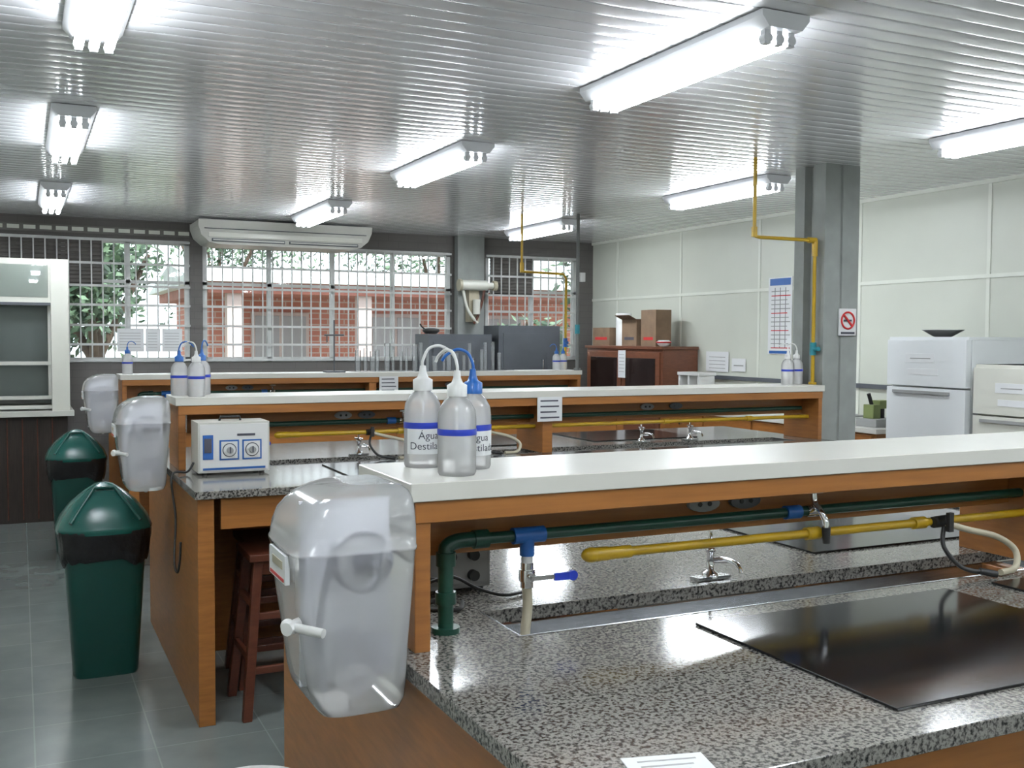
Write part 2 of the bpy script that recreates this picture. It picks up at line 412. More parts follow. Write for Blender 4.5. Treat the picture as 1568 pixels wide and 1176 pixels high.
def outlet(x, y, z, dark=False):
    mb = MB(); c = GREY if dark else LGREY
    mb.prism([(math.cos(t) * .045, math.sin(t) * .019) for t in [i * math.pi / 8 for i in range(16)]], lambda a, c_: (x + a, y - .012, z + c_), lambda a, c_: (x + a, y, z + c_), c)
    for dx in (-.014, .014): mb.cyl((x + dx, y - .014, z), (x + dx, y - .011, z), .006, BLACK, seg=8)
    mb.done('power_outlet')
def gas_pipe(y0, tail=True):
    mb = MB(); y = y0 + .815; z = 1.097
    mb.tube([(1.14, y, z), (4.40, y, z)], .011, YEL, 12, False)
    mb.ball((1.14, y, z), .017, YEL, (1.5, 1, 1)); mb.cyl((1.14, y, z), (1.24, y, z), .0145, YEL)
    for x in (1.16, 1.77, 2.13, 3.4, 4.0): mb.cyl((x - .02, y, z), (x + .02, y, z), .016, YEL)
    for x in (2.19, 1.60 if not tail else 3.5):
        mb.cyl((x - .02, y - .012, z), (x + .02, y - .012, z), .015, BLACK); mb.cyl((x, y, z), (x, y - .045, z + .012), .013, BLACK)
        mb.box(x - .008, x + .008, y - .055, y - .043, z - .02, z + .03, BLACK)
        mb.tube([(x, y - .04, z), (x + .07, y - .045, z - .02), (x + .17, y - .055, z - .045), (x + .23, y - .065, z - .085), (x + .20, y - .09, ZT + .014), (x + .12, y - .11, ZT + .012)], .0085, BEIGE)
        mb.tube([(x, y - .03, z - .01), (x - .01, y - .04, z - .06), (x + .02, y - .07, z - .11), (x + .07, y - .1, ZT + .014)], .006, BLACK)
        mb.cyl((x + .06, y - .095, ZT + .018), (x + .10, y - .115, ZT + .01), .009, BLACK)
    mb.box(4.44, 4.46, y - .01, y0 + .872, z - .01, z + .01, YEL)
    mb.tube([(4.40, y, z), (4.455, y, z)], .011, YEL, 12, False)
    mb.done('gas_pipe')
def water_pipe(y0):
    mb = MB(); y = y0 + .835; z = 1.150
    mb.tube([(.80, y, ZT + .0), (.80, y, z - .035), (.804, y, z - .01), (.83, y, z), (.87, y, z)], .0165, GREEN, 14, True, 5)
    mb.tube([(.86, y, z), (4.42, y, z)], .0125, GREEN, 12, False)
    mb.cyl((.80, y, ZT), (.80, y, ZT + .012), .03, GREEN); mb.cyl((.80, y, 1.02), (.80, y, 1.045), .022, GREEN); mb.cyl((.80, y, z - .05), (.80, y, z - .022), .021, GREEN)
    mb.cyl((.862, y, z), (.895, y, z), .02, GREEN)
    mb.cyl((.955, y, z), (1.03, y, z), .018, BLUE); mb.cyl((.99, y, z), (.99, y, z - .045), .016, BLUE)
    mb.cyl((.99, y, z - .045), (.99, y, z - .06), .013, WHITE); mb.cyl((.99, y, z - .06), (.99, y, z - .115), .014, CHROME); mb.cyl((.99, y, z - .075), (.99, y, z - .10), .019, CHROME, seg=8)
    mb.cyl((.99, y, z - .087), (.99, y - .03, z - .087), .008, CHROME)
    mb.box(.985, 1.05, y - .035, y - .031, z - .094, z - .084, CHROME)
    mb.box(1.04, 1.085, y - .037, y - .030, z - .098, z - .082, DBLUE); mb.cyl((1.085, y - .038, z - .09), (1.085, y - .029, z - .09), .011, DBLUE)
    mb.tube([(.99, y, z - .115), (.992, y, z - .16), (.985, y - .005, z - .20), (.98, y - .01, z - .235)], .011, BEIGE)
    mb.cyl((1.70, y, z), (1.745, y, z), .017, BLUE)
    mb.tube([(1.785, y - .005, z + .055), (1.785, y - .012, z + .02), (1.785, y - .03, z + .005), (1.79, y - .045, z - .02), (1.79, y - .047, z - .04)], .008, CHROME)
    mb.cyl((1.765, y, z), (1.805, y, z), .016, CHROME); mb.box(1.765, 1.808, y - .016, y - .008, z + .045, z + .053, CHROME)
    mb.cyl((1.79, y - .047, z - .035), (1.792, y - .047, z - .075), .011, BLACK, .009)
    mb.done('water_pipe')
def faucet(x, y):
    mb = MB()
    M = Matrix.Translation((x, y, ZT)) @ Matrix.Rotation(math.radians(-3), 4, 'X')
    mb.box(-.05, .05, -.02, .02, .001, .009, STEEL, M)
    mb.lathe((x, y, ZT + .006), [(.022, 0), (.02, .012), (.010, .018), (.009, .06), (.013, .065), (.013, .075), (.006, .08), (.004, .12)], CHROME, 14)
    mb.tube([(x, y, ZT + .05), (x + .02, y - .03, ZT + .056), (x + .03, y - .07, ZT + .05), (x + .032, y - .085, ZT + .03)], .006, CHROME)
    mb.tube([(x - .022, y, ZT + .09), (x + .022, y, ZT + .085)], .005, CHROME, 8, False)
    mb.cyl((x + .05, y, ZT + .04), (x, y, ZT + .045), .004, CHROME)
    mb.done('lab_faucet')
def plate(x0, x1, y0, y1):
    mb = MB(); mb.box(x0, x1, y0, y1, ZT + .0005, ZT + .006, BLACKP); mb.done('black_bench_plate', .001, 1)
for i, y0 in enumerate(BY):
    gas_pipe(y0, i == 0); water_pipe(y0)
    for k, x in enumerate((1.477, 1.60, 3.3, 3.5)): outlet(x, y0 + .8715, 1.182, k % 2 == 1)
    if i < 2:
        for x in (1.6, 3.35, 3.7): faucet(x, y0 + 1.0)
    plate(1.31, 2.06, y0 + .09, y0 + .66); plate(2.22, 2.97, y0 + .09, y0 + .66); plate(3.2, 3.95, y0 + .09, y0 + .66)
    plate(2.06, 2.81, y0 + 1.13, y0 + 1.69); plate(3.1, 3.85, y0 + 1.13, y0 + 1.69)

def notice(name, x0, x1, y, z0, z1, rows=4):
    mb = MB(); mb.box(x0, x1, y - .002, y, z0, z1, PAPER)
    for k in range(rows):
        z = z1 - (z1 - z0) * (k + .7) / (rows + .4)
        mb.box(x0 + (x1 - x0) * .12, x1 - (x1 - x0) * random.uniform(.1, .3), y - .003, y - .002, z - (z1 - z0) * .03, z + (z1 - z0) * .03, INK)
    mb.done(name)
notice('paper_notice', 2.50, 2.65, 4.925, 1.13, 1.262)
notice('paper_notice', 2.62, 2.78, 7.985, 1.13, 1.262)

# ------------------------------------------------------------------ water containers on bench ends
def container(y0, o):
    mb = MB(); a, b_ = y0 + .625, y0 + .895; xr = .672 - o; xl = .432 - o
    R = [(.880, .075, .050, .03, .05), (.887, .055, .032, .016, .03), (.905, .042, .024, .010, .02), (.935, .034, .021, .007, .016), (1.0, .026, .018, .005, .012), (1.10, .012, .009, .003, .006), (1.183, .003, .002, .001, .001),
         (1.1835, .001, .0, -.001, -.001), (1.190, .001, .0, -.001, -.001), (1.1905, .003, .001, .001, .001),
         (1.220, .007, .001, .002, .003), (1.245, .017, .002, .005, .006), (1.262, .032, .003, .010, .010), (1.278, .052, .005, .018, .018), (1.290, .078, .010, .030, .030), (1.298, .105, .018, .05, .045), (1.301, .125, .035, .07, .06)]
    mb.loft([(z, xl + l, xr - r, a + f, b_ - k) for z, l, r, f, k in R], BARREL, 7, 64)
    xc = (xl + xr) / 2 + .012
    # white rear plate added to brighten the body; inner mechanism: disc, hub, wedge-shaped arm, tray, lower drum, feed tube
    mb.box(xl + .035, xr - .03, a + .11, a + .12, .92, 1.27, BACKW)
    mb.cyl((xc, a + .03, 1.165), (xc, a + .07, 1.165), .056, BACKW, seg=28); mb.ring((xc, a + .028, 1.165), (0, 1, 0), .054, .004, LIQ)
    mb.cyl((xc, a + .02, 1.165), (xc, a + .03, 1.165), .018, LIQ)
    mb.tube([(xc + .0, a + .022, 1.11), (xc - .012, a + .022, 1.04), (xc + .05, a + .022, 1.04), (xc + .03, a + .022, 1.11), (xc + .045, a + .022, 1.20)], .009, BACKW, 8, False)
    mb.box(xc - .035, xc + .06, a + .04, a + .105, .95, 1.02, LIQ)
    mb.cyl((xc - .01, a + .03, .945), (xc - .01, a + .07, .945), .032, BACKW, seg=24); mb.cyl((xc - .01, a + .025, .945), (xc - .01, a + .03, .945), .010, LIQ)
    mb.tube([(xc - .07, a + .04, .93), (xc - .08, a + .04, 1.05), (xc - .05, a + .04, 1.2)], .007, LIQ, 8)
    mb.cyl((xl + .02, a + .05, 1.058), (xl - .012, a + .02, 1.058), .012, WHITE); mb.cyl((xl - .005, a + .035, 1.06), (xl + .045, a - .018, 1.054), .0085, WHITE); mb.ball((xl - .006, a + .036, 1.06), .013, WHITE)
    mb.lathe((xc, (a + b_) / 2 - .05, .868), [(.006, 0), (.011, .006), (.011, .02)], BARREL, 12)
    mb.box(xl - .0025, xl + .006, a + .07, a + .2, 1.125, 1.178, PAPER); mb.box(xl - .0035, xl - .002, a + .08, a + .19, 1.128, 1.134, RED); mb.box(xl - .0035, xl - .002, a + .09, a + .17, 1.15, 1.165, BEIGE)
    mb.done('distilled_water_container')
for y0, o in zip(BY, (.0, .055, .03)): container(y0, o)

# ------------------------------------------------------------------ wash bottles
def bottle(x, y, z, s=1.0, cap=None, ang=0.0, arc=True, txt=None, tang=-2.0):
    mb = MB(); r = .04 * s; cap = cap or WHITE
    mb.lathe((x, y, z), [(r * .92, 0), (r, .006 * s), (r, .115 * s), (r * .94, .135 * s), (r * .7, .152 * s), (r * .45, .16 * s), (r * .42, .168 * s)], BOTTLE, 28)
    mb.lathe((x, y, z), [(r * .52, .162 * s), (r * .52, .185 * s), (r * .3, .19 * s), (r * .2, .2 * s), (r * .16, .215 * s)], cap, 20)
    mb.cyl((x, y, z + .01 * s), (x, y, z + .16 * s), .003 * s, WHITE, seg=8)
    mb.lathe((x, y, z), [(r * 1.015, .083 * s), (r * 1.02, .0835 * s), (r * 1.02, .0955 * s), (r * 1.015, .096 * s)], DBLUE, 28, False)
    if txt:
        seg = 20; vs = []
        for zz in (.030, .083):
            for i in range(seg + 1):
                t = tang - 1.25 + 2.5 * i / seg; vs.append((x + r * 1.012 * math.cos(t), y + r * 1.012 * math.sin(t), z + zz * s))
        mb.add(vs, [(i, i + 1, seg + 2 + i, seg + 1 + i) for i in range(seg)], PAPER, True)
    c, q = math.cos(ang), math.sin(ang)
    mb.tube([(x, y, z + .21 * s), (x, y, z + .225 * s), (x + c * .012 * s, y + q * .012 * s, z + .25 * s), (x + c * .035 * s, y + q * .035 * s, z + .257 * s), (x + c * .058 * s, y + q * .058 * s, z + .245 * s), (x + c * .068 * s, y + q * .068 * s, z + .232 * s)], .0034 * s, cap, 8)
    if txt:
        for k, t in enumerate(txt):
            mb.text(t, .022 * s, lambda a, b_, k=k: (x + r * 1.03 * math.cos(tang + a / r), y + r * 1.03 * math.sin(tang + a / r), z + (.062 - .022 * k) * s + b_), INK)
    mb.done('wash_bottle')
bottle(.795, 2.12, ZS, 1.03, None, -.35, True, ['Água', 'Destilada'], -1.6)
bottle(.812, 1.965, ZS, 1.0, None, 1.9)
bottle(.886, 2.055, ZS, 1.0, BLUE, 2.6, True, ['Água', 'Destilada'], -1.6)
bottle(.69, 5.16, ZS, 1.0, BLUE, 0, True); bottle(.75, 5.03, ZS, 1.0, None, 2.5); bottle(.80, 5.19, ZS, 1.02, BLUE, 1, True)
bottle(4.35, 5.1, ZS, 1, None, 2.0); bottle(4.445, 5.13, ZS, 1, None, 2.4)
bottle(.72, 8.14, ZS, .95, BLUE, .3)
bottle(4.31, 8.12, ZS, .9, BLUE, 2.4); bottle(4.41, 8.18, ZS, .9, BLUE, .3)

# ------------------------------------------------------------------ power supply with two dials
mb = MB(); x0, x1, y0, y1, z0, z1 = .705, 1.02, 4.70, 4.90, ZT + .012, 1.195
mb.box(x0, x1, y0, y1, z0, z1, OFFW)
mb.box(x0 + .008, x1 - .008, y0 - .004, y0, z0 + .008, z1 - .008, WHITE)
mb.box(x0 + .02, x0 + .065, y0 - .007, y0 - .003, z0 + .06, z1 - .055, BLUEP); mb.box(x0 + .026, x0 + .058, y0 - .009, y0 - .006, z0 + .09, z1 - .07, INK)
mb.box(x0 + .02, x1 - .02, y0 - .006, y0 - .003, z0 + .012, z0 + .022, BLUEP)
for cx in (x0 + .135, x0 + .235):
    mb.box(cx - .043, cx + .043, y0 - .007, y0 - .003, z0 + .055, z0 + .145, BLUEP)
    mb.box(cx - .036, cx + .036, y0 - .009, y0 - .006, z0 + .062, z0 + .138, WHITE)
    mb.cyl((cx, y0 - .009, z0 + .10), (cx, y0 - .011, z0 + .10), .031, INK, seg=24); mb.cyl((cx, y0 - .011, z0 + .10), (cx, y0 - .013, z0 + .10), .027, WHITE, seg=24)
    mb.cyl((cx, y0 - .013, z0 + .10), (cx, y0 - .032, z0 + .10), .014, LGREY, seg=20); mb.box(cx - .003, cx + .003, y0 - .034, y0 - .03, z0 + .088, z0 + .116, INK)
mb.box(x0 + .17, x0 + .25, y0 - .006, y0 - .003, z0 + .162, z0 + .172, INK)
for cx in (x0 + .03, x1 - .03):
    for cy in (y0 + .03, y1 - .03): mb.cyl((cx, cy, ZT), (cx, cy, z0), .012, BLACK)
mb.tube([(x0 + .11, y0 + .1, z1), (x0 + .115, y0 + .1, z1 + .018), (x0 + .2, y0 + .1, z1 + .018), (x0 + .205, y0 + .1, z1)], .006, BLACK, 8, False)
mb.done('bench_power_supply', .002, 2)
mb = MB(); mb.tube([(.70, 4.80, ZT + .05), (.67, 4.78, ZT + .012), (.60, 4.76, ZT + .0), (.61, 4.72, .78), (.595, 4.66, .60), (.60, 4.6, .56), (.605, 4.56, .62), (.608, 4.55, .70)], .005, BLACK); mb.done('power_cable')
mb = MB(); mb.box(.80, 1.04, 2.30, 2.48, ZT + .008, 1.09, LGREY); mb.box(.81, 1.03, 2.296, 2.30, ZT + .02, 1.08, LGREY)
for cx, cz in ((.86, 1.05), (.93, 1.05), (.99, 1.05), (.99, 1.0)): mb.cyl((cx, 2.296, cz), (cx, 2.278, cz), .013, BLACK)
for cx in (.82, 1.02):
    for cy in (2.32, 2.46): mb.cyl((cx, cy, ZT), (cx, cy, ZT + .008), .01, BLACK)
mb.done('stirrer_control_unit', .002)
mb = MB(); mb.tube([(.79, 2.28, ZT + .008), (.77, 2.24, ZT + .01), (.84, 2.2, ZT + .008), (.9, 2.24, ZT + .03), (.86, 2.25, ZT + .05), (.80, 2.2, ZT + .008), (.88, 2.13, ZT + .006), (.92, 2.19, ZT + .006)], .005, BLACK)
mb.tube([(.83, 2.26, ZT + .03), (.9, 2.22, ZT + .06), (.98, 2.24, ZT + .02), (1.03, 2.2, ZT + .008), (1.1, 2.22, ZT + .006)], .004, BLACK); mb.done('power_cable')
mb = MB(); M = Matrix.Translation((.845, 1.215, ZT)) @ Matrix.Rotation(math.radians(-14), 4, 'Z')
mb.box(-.07, .055, -.04, .045, .0005, .002, PAPER, M)
for k in range(3): mb.box(-.05, .04 - .01 * k, .025 - .018 * k, .029 - .018 * k, .002, .0025, LGREY, M)
mb.done('paper_sheet')
# white waste bucket by the near bench end
mb = MB(); mb.lathe((.45, 2.28, 0), [(.10, 0), (.103, .01), (.128, .54), (.136, .545), (.138, .565), (.132, .572), (.124, .565), (.10, .02), (.0, .018)], WHITE, 32); mb.done('white_waste_bucket')

# ------------------------------------------------------------------ bins
def bin_(x, y):
    mb = MB(); q = lambda z, h: (z, x - h, x + h, y - h * .85, y + h * .85)
    mb.loft([q(0, .135), q(.015, .142), q(.6, .178), q(.66, .185)], TEAL, 6, 40)
    mb.loft([q(.535, .181), q(.56, .192), q(.60, .197), q(.65, .202), q(.685, .204)], BAG, 5, 72, False, .018, .012)
    mb.loft([q(.67, .208), q(.69, .212), q(.70, .208), q(.745, .19), q(.80, .148), q(.855, .085), q(.885, .04), q(.892, .015)], TEALL, 3.2, 48)
    for s_ in (-1, 1):
        mb.add([(x - .12, y + s_ * .155, .735), (x + .12, y + s_ * .155, .735), (x + .035, y + s_ * .06, .868), (x - .035, y + s_ * .06, .868)], [(0, 1, 2, 3)], TEAL)
    mb.tube([(x - .15, y - .152, .728), (x - .045, y - .066, .874), (x + .045, y - .066, .874), (x + .15, y - .152, .728)], .009, TEALL, 8, False)
    mb.done('swing_lid_bin')
bin_(.345, 5.18); bin_(.364, 8.2)

# ------------------------------------------------------------------ stools
def stool(x, y, h=.68):
    mb = MB(); mb.box(x - .15, x + .15, y - .15, y + .15, h - .03, h, DWOOD)
    T = [(sx, sy) for sx in (-1, 1) for sy in (-1, 1)]
    for sx, sy in T:
        p0 = Vector((x + sx * .17, y + sy * .17, 0)); p1 = Vector((x + sx * .11, y + sy * .11, h - .03))
        w = .019
        vs = [p0 + Vector((a * w, c * w, 0)) for a, c in ((-1, -1), (1, -1), (1, 1), (-1, 1))] + [p1 + Vector((a * w, c * w, 0)) for a, c in ((-1, -1), (1, -1), (1, 1), (-1, 1))]
        mb.add(vs, [(0, 3, 2, 1), (4, 5, 6, 7), (0, 1, 5, 4), (1, 2, 6, 5), (2, 3, 7, 6), (3, 0, 4, 7)], DWOOD)
    for z, k in ((.2, .152), (.42, .133)):
        for s_ in (-1, 1):
            mb.box(x - k, x + k, y + s_ * k - .01, y + s_ * k + .01, z - .015, z + .015, DWOOD)
            mb.box(x + s_ * k - .01, x + s_ * k + .01, y - k, y + k, z + .035, z + .065, DWOOD)
    mb.box(x - .115, x + .115, y - .125, y - .105, h - .09, h - .03, DWOOD); mb.box(x - .115, x + .115, y + .105, y + .125, h - .09, h - .03, DWOOD)
    mb.done('wooden_stool', .003)
stool(.99, 4.40); stool(1.05, 4.80, .66); stool(1.75, 4.5); stool(2.2, 4.5)

# ------------------------------------------------------------------ fume hood
mb = MB(); a, c, f, bk = -1.05, .38, 9.5, 10.36
mb.box(a, c - .02, f + .05, bk, 0, .90, BROWNK); mb.box(a, c + .03, f - .03, bk, .90, .945, OFFW)
mb.box(a, c, f + .3, bk, .945, 2.22, OFFW)
mb.box(c - .14, c, f, f + .3, .945, 2.22, CREAM); mb.box(a, a + .14, f, f + .3, .945, 2.22, CREAM)
mb.box(a + .14, c - .14, f + .02, f + .3, 1.83, 2.22, CREAM)
mb.box(a + .14, c - .14, f + .2, f + .22, 1.0, 1.83, LGREY)
mb.box(a + .14, c - .14, f + .09, f + .095, 1.05, 1.84, WGLASS)          # sash glass
mb.box(a + .16, c - .16, f + .015, f + .019, 1.90, 2.17, WGLASS)         # upper glazed panel
for z in (1.33, 1.04, .96): mb.box(a + .14, c - .14, f + .06, f + .12, z, z + .03, OFFW)
for xx in (a + .14, -.33, c - .165): mb.box(xx, xx + .025, f + .07, f + .11, 1.04, 1.84, OFFW)
mb.box(a + .14, c - .14, f + .01, f + .02, 1.83, 1.855, GREY)
for k in range(12): mb.box(a + .02 + k * .115, a + .03 + k * .115, f + .04, f + .05, .03, .88, DWOOD)
mb.done('fume_hood', .004)

# ------------------------------------------------------------------ air conditioner
mb = MB(); x0, x1 = 1.5, 3.15
pr = [(x0, 2.655), (x0 + .0, 2.60), (x0 + .03, 2.52), (x0 + .10, 2.46), (x0 + .2, 2.44), (x1 - .2, 2.44), (x1 - .10, 2.46), (x1 - .03, 2.52), (x1, 2.60), (x1, 2.655)]
mb.prism(pr, lambda x, z: (x, 9.83 + (2.655 - z) * .25, z), lambda x, z: (x, 10.38, z), OFFW)
mb.box(x0 + .09, x1 - .09, 9.855, 9.89, 2.50, 2.545, CREAM)
for k in (0, 1):
    xa = x0 + .12 + k * .72; mb.box(xa, xa + .68, 9.86, 9.90, 2.462, 2.49, GREY); mb.box(xa + .01, xa + .67, 9.852, 9.87, 2.47, 2.482, OFFW)
mb.box(x0 + .05, x1 - .05, 9.84, 9.86, 2.575, 2.582, GREY)
mb.done('air_conditioner', .012, 3)

# ------------------------------------------------------------------ window side counter and ovens
mb = MB(); mb.box(.95, 5.45, 9.72, 10.38, .89, .93, GRAN); mb.box(1.0, 5.4, 9.78, 10.38, .78, .89, WOODH)
for x in (1.0, 2.2, 3.4, 4.6, 5.35): mb.box(x, x + .05, 9.78, 10.38, 0, .78, WOOD)
mb.done('window_counter', .002, 1)
def oven(x0, x1, z1):
    mb = MB(); y0, y1 = 9.76, 10.15; mb.box(x0, x1, y0, y1, .95, z1, GREY)
    mb.box(x0 + .05, x1 - .2, y0 - .012, y0, 1.02, z1 - .08, GREY); mb.box(x1 - .15, x1 - .03, y0 - .006, y0, 1.0, z1 - .28, GREY)
    mb.cyl((x1 - .09, y0 - .006, 1.15), (x1 - .09, y0 - .03, 1.15), .025, BLACK); mb.tube([(x1 - .22, y0 - .01, 1.2), (x1 - .22, y0 - .04, 1.2), (x1 - .22, y0 - .04, 1.35), (x1 - .22, y0 - .01, 1.35)], .008, CHROME, 8, False)
    for x in (x0 + .05, x1 - .05):
        for y in (y0 + .05, y1 - .05): mb.cyl((x, y, .93), (x, y, .95), .02, BLACK)
    mb.done('laboratory_oven', .006)
oven(3.72, 4.42, 1.615); oven(4.5, 5.22, 1.71)
mb = MB(); mb.lathe((3.82, 9.95, 1.617), [(.06, 0), (.09, .03), (.085, .05), (.03, .06)], BLACK, 20); mb.tube([(3.76, 9.95, 1.66), (3.72, 9.95, 1.69), (3.70, 9.95, 1.72)], .008, BLACK); mb.done('black_pan')
mb = MB(); x, y = 4.42, 10.18
mb.box(x - .06, x + .06, 10.22, 10.32, 1.75, 2.2, BEIGE)
mb.cyl((x - .17, y, 2.14), (x + .13, y, 2.14), .055, CREAM); mb.cyl((x - .2, y, 2.14), (x - .17, y, 2.14), .065, BEIGE); mb.cyl((x + .13, y, 2.14), (x + .2, y, 2.14), .035, CREAM); mb.cyl((x + .2, y, 2.14), (x + .24, y, 2.14), .055, BEIGE)
mb.tube([(x - .15, y, 2.1), (x - .10, y, 1.9), (x - .02, y, 1.78), (x + .02, y, 1.735)], .016, CREAM); mb.tube([(x + .1, y, 2.1), (x + .07, y, 1.95), (x + .02, y, 1.8), (x - .02, y, 1.73)], .014, DWOOD)
mb.cyl((x + .01, y, 1.83), (x + .01, y, 1.99), .04, CREAM)
mb.done('wall_water_distiller')

mb = MB()
for k in range(22):
    x = 2.50 + k * .062 + random.uniform(-.01, .01); y = 8.2 + random.uniform(-.04, .05); h = random.uniform(.1, .26)
    mb.cyl((x, y, ZS + .004), (x, y, ZS + h), random.choice((.012, .016, .024)), GLASST, seg=12)
mb.box(2.45, 3.9, 8.13, 8.29, ZS + .0005, ZS + .006, GLASST)
mb.done('test_tube_collection')
mb = MB(); mb.box(2.2, 2.36, 8.05, 8.15, ZS, ZS + .012, GREY); mb.cyl((2.28, 8.1, ZS), (2.28, 8.1, ZS + .42), .006, GREY); mb.cyl((2.2, 8.1, ZS + .3), (2.36, 8.1, ZS + .3), .007, GREY); mb.cyl((2.22, 8.1, ZS + .3), (2.22, 8.1, ZS + .24), .005, GREY); mb.done('retort_stand')

mb = MB()
for k, (a, c) in enumerate(((.83, 1.07), (1.085, 1.22), (1.235, 1.42))):
    mb.box(a, c, YW - .027, YW - .025, 1.43, 1.65, PAPER)
    for j in range(6): mb.box(a + .02, c - .03, YW - .028, YW - .027, 1.47 + j * .027, 1.474 + j * .027, LGREY)
mb.done('window_notices')

# ------------------------------------------------------------------ cabinet with boxes on it
mb = MB(); x0, x1, y0, y1, z1 = 5.57, 5.985, 8.33, 9.8, 1.505
mb.box(x0 + .01, x1, y0, y1, .06, z1 - .03, CABW); mb.box(x0 - .01, x1, y0 - .015, y1 + .015, z1 - .03, z1, CABW); mb.box(x0 + .04, x1, y0 + .02, y1 - .02, 0, .06, DWOOD)
for k in range(2):
    a = y0 + .04 + k * .71; c = a + .68
    mb.box(x0 - .006, x0 + .01, a, c, .12, z1 - .06, CABW); mb.box(x0 - .010, x0 - .005, a + .07, c - .07, .85, z1 - .12, SMOKE); mb.box(x0 - .010, x0 - .005, a + .07, c - .07, .18, .78, CABW)
    mb.cyl((x0 - .006, (a + .04 if k else c - .04), 1.0), (x0 - .03, (a + .04 if k else c - .04), 1.0), .01, CHROME)
mb.done('wooden_cabinet', .003)
mb = MB(); mb.box(5.552, 5.557, 8.97, 9.11, 1.18, 1.46, PAPER)
for j in range(6): mb.box(5.5505, 5.552, 8.99, 9.09, 1.24 + j * .035, 1.245 + j * .035, LGREY)
mb.done('paper_notice')
def carton(x0, x1, y0, y1, z0, z1, flap=False):
    mb = MB(); mb.box(x0, x1, y0, y1, z0, z1, CARD); mb.box(x0 - .001, x1 + .001, (y0 + y1) / 2 - .02, (y0 + y1) / 2 + .02, z1, z1 + .0015, BEIGE)
    if flap:
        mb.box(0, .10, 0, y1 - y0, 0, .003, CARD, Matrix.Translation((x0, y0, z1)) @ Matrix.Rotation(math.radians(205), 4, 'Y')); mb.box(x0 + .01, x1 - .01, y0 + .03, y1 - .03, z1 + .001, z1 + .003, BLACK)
    mb.box(x0 - .002, x0, y0 + .05, y1 - .05, z0 + .06, z0 + .09, RED if not flap else INK)
    mb.done('cardboard_box', .002)
carton(5.62, 5.82, 9.4, 9.75, z1, z1 + .19); carton(5.62, 5.80, 8.87, 9.15, z1, z1 + .27, True); carton(5.64, 5.82, 8.55, 8.82, z1, z1 + .36)
mb = MB(); mb.lathe((5.72, 9.28, z1), [(.08, 0), (.08, .34), (.02, .342), (.02, .32)], WHITE, 24); mb.done('paper_roll')
mb = MB(); mb.lathe((5.66, 8.44, z1), [(.035, 0), (.06, .02), (.07, .045), (.05, .06)], WHITE, 20); mb.ring((5.66, 8.44, z1 + .04), (0, 0, 1), .068, .007, RED, 24); mb.done('small_bowl')

# ------------------------------------------------------------------ right side furniture
OL = pm('olive_enamel', (.18, .22, .08), .5)
mb = MB(); mb.box(5.42, 5.97, 5.42, 8.2, .915, .95, LAM); mb.box(5.45, 5.97, 5.45, 8.17, 0, .915, WOOD)
for k in range(4):
    a = 5.48 + k * .67; mb.box(5.437, 5.45, a, a + .64, .08, .70, WOOD); mb.box(5.437, 5.45, a, a + .64, .72, .9, WOOD); mb.cyl((5.437, a + .32, .81), (5.415, a + .32, .81), .012, CHROME)
mb.done('side_cabinet', .002)
mb = MB(); x0, y0, zz = 5.52, 5.52, .95
mb.box(x0, x0 + .22, y0, y0 + .2, zz, zz + .06, LGREY); mb.box(x0 + .02, x0 + .09, y0 + .05, y0 + .15, zz + .06, zz + .16, OL); mb.box(x0 + .09, x0 + .2, y0 + .06, y0 + .14, zz + .13, zz + .19, OL); mb.cyl((x0 + .15, y0 + .1, zz + .06), (x0 + .15, y0 + .1, zz + .13), .02, BLACK); mb.cyl((x0 + .05, y0 + .1, zz + .16), (x0 + .02, y0 + .1, zz + .24), .014, BLACK)
mb.done('bench_microscope', .004)
mb = MB(); mb.box(5.5, 5.8, 5.85, 6.15, .95, 1.0, WHITE); mb.box(5.52, 5.78, 5.87, 6.13, 1.0, 1.01, LGREY); mb.box(5.5, 5.51, 5.87, 6.13, 1.01, 1.05, GREY); mb.done('laboratory_balance', .004)
mb = MB(); mb.box(5.60, 5.8, 7.78, 8.12, 1.24, 1.27, WHITE)
for y in (7.79, 7.94, 8.09): mb.box(5.61, 5.79, y, y + .025, .951, 1.24, WHITE)
mb.done('white_plastic_rack', .004)

def fridge(y0, y1, z1, mat, split, bowl=False):
    mb = MB(); x0, x1 = 5.36, 5.96
    mb.box(x0 + .05, x1, y0, y1, .04, z1, mat); mb.box(x0 + .08, x1 - .02, y0 + .02, y1 - .02, 0, .04, BLACK)
    mb.box(x0, x0 + .045, y0, y1, .06, split - .006, mat); mb.box(x0, x0 + .045, y0, y1, split + .006, z1 - .02, mat)
    mb.box(x0 + .02, x1, y0 - .003, y1 + .003, z1 - .02, z1, mat)
    mb.box(x0 - .015, x0, y0 + .12, y1 - .06, split - .045, split - .025, LGREY)
    mb.box(x0 - .002, x0, y0 + .25, y1 - .16, z1 - .17, z1 - .11, PAPER); mb.box(x0 - .003, x0 - .002, y0 + .28, y1 - .2, z1 - .145, z1 - .138, LGREY)
    mb.box(x0 - .002, x0, y0 + .22, y1 - .18, z1 - .25, z1 - .21, PAPER)
    mb.done('refrigerator', .008, 3)
fridge(4.62, 5.27, 1.60, FRW, 1.27); fridge(3.93, 4.56, 1.43, CREAM, 1.12)
mb = MB(); mb.lathe((5.6, 5.02, 1.6), [(.05, 0), (.06, .004), (.13, .045), (.135, .05), (.125, .047), (.05, .01)], BOWL, 28); mb.done('metal_bowl')

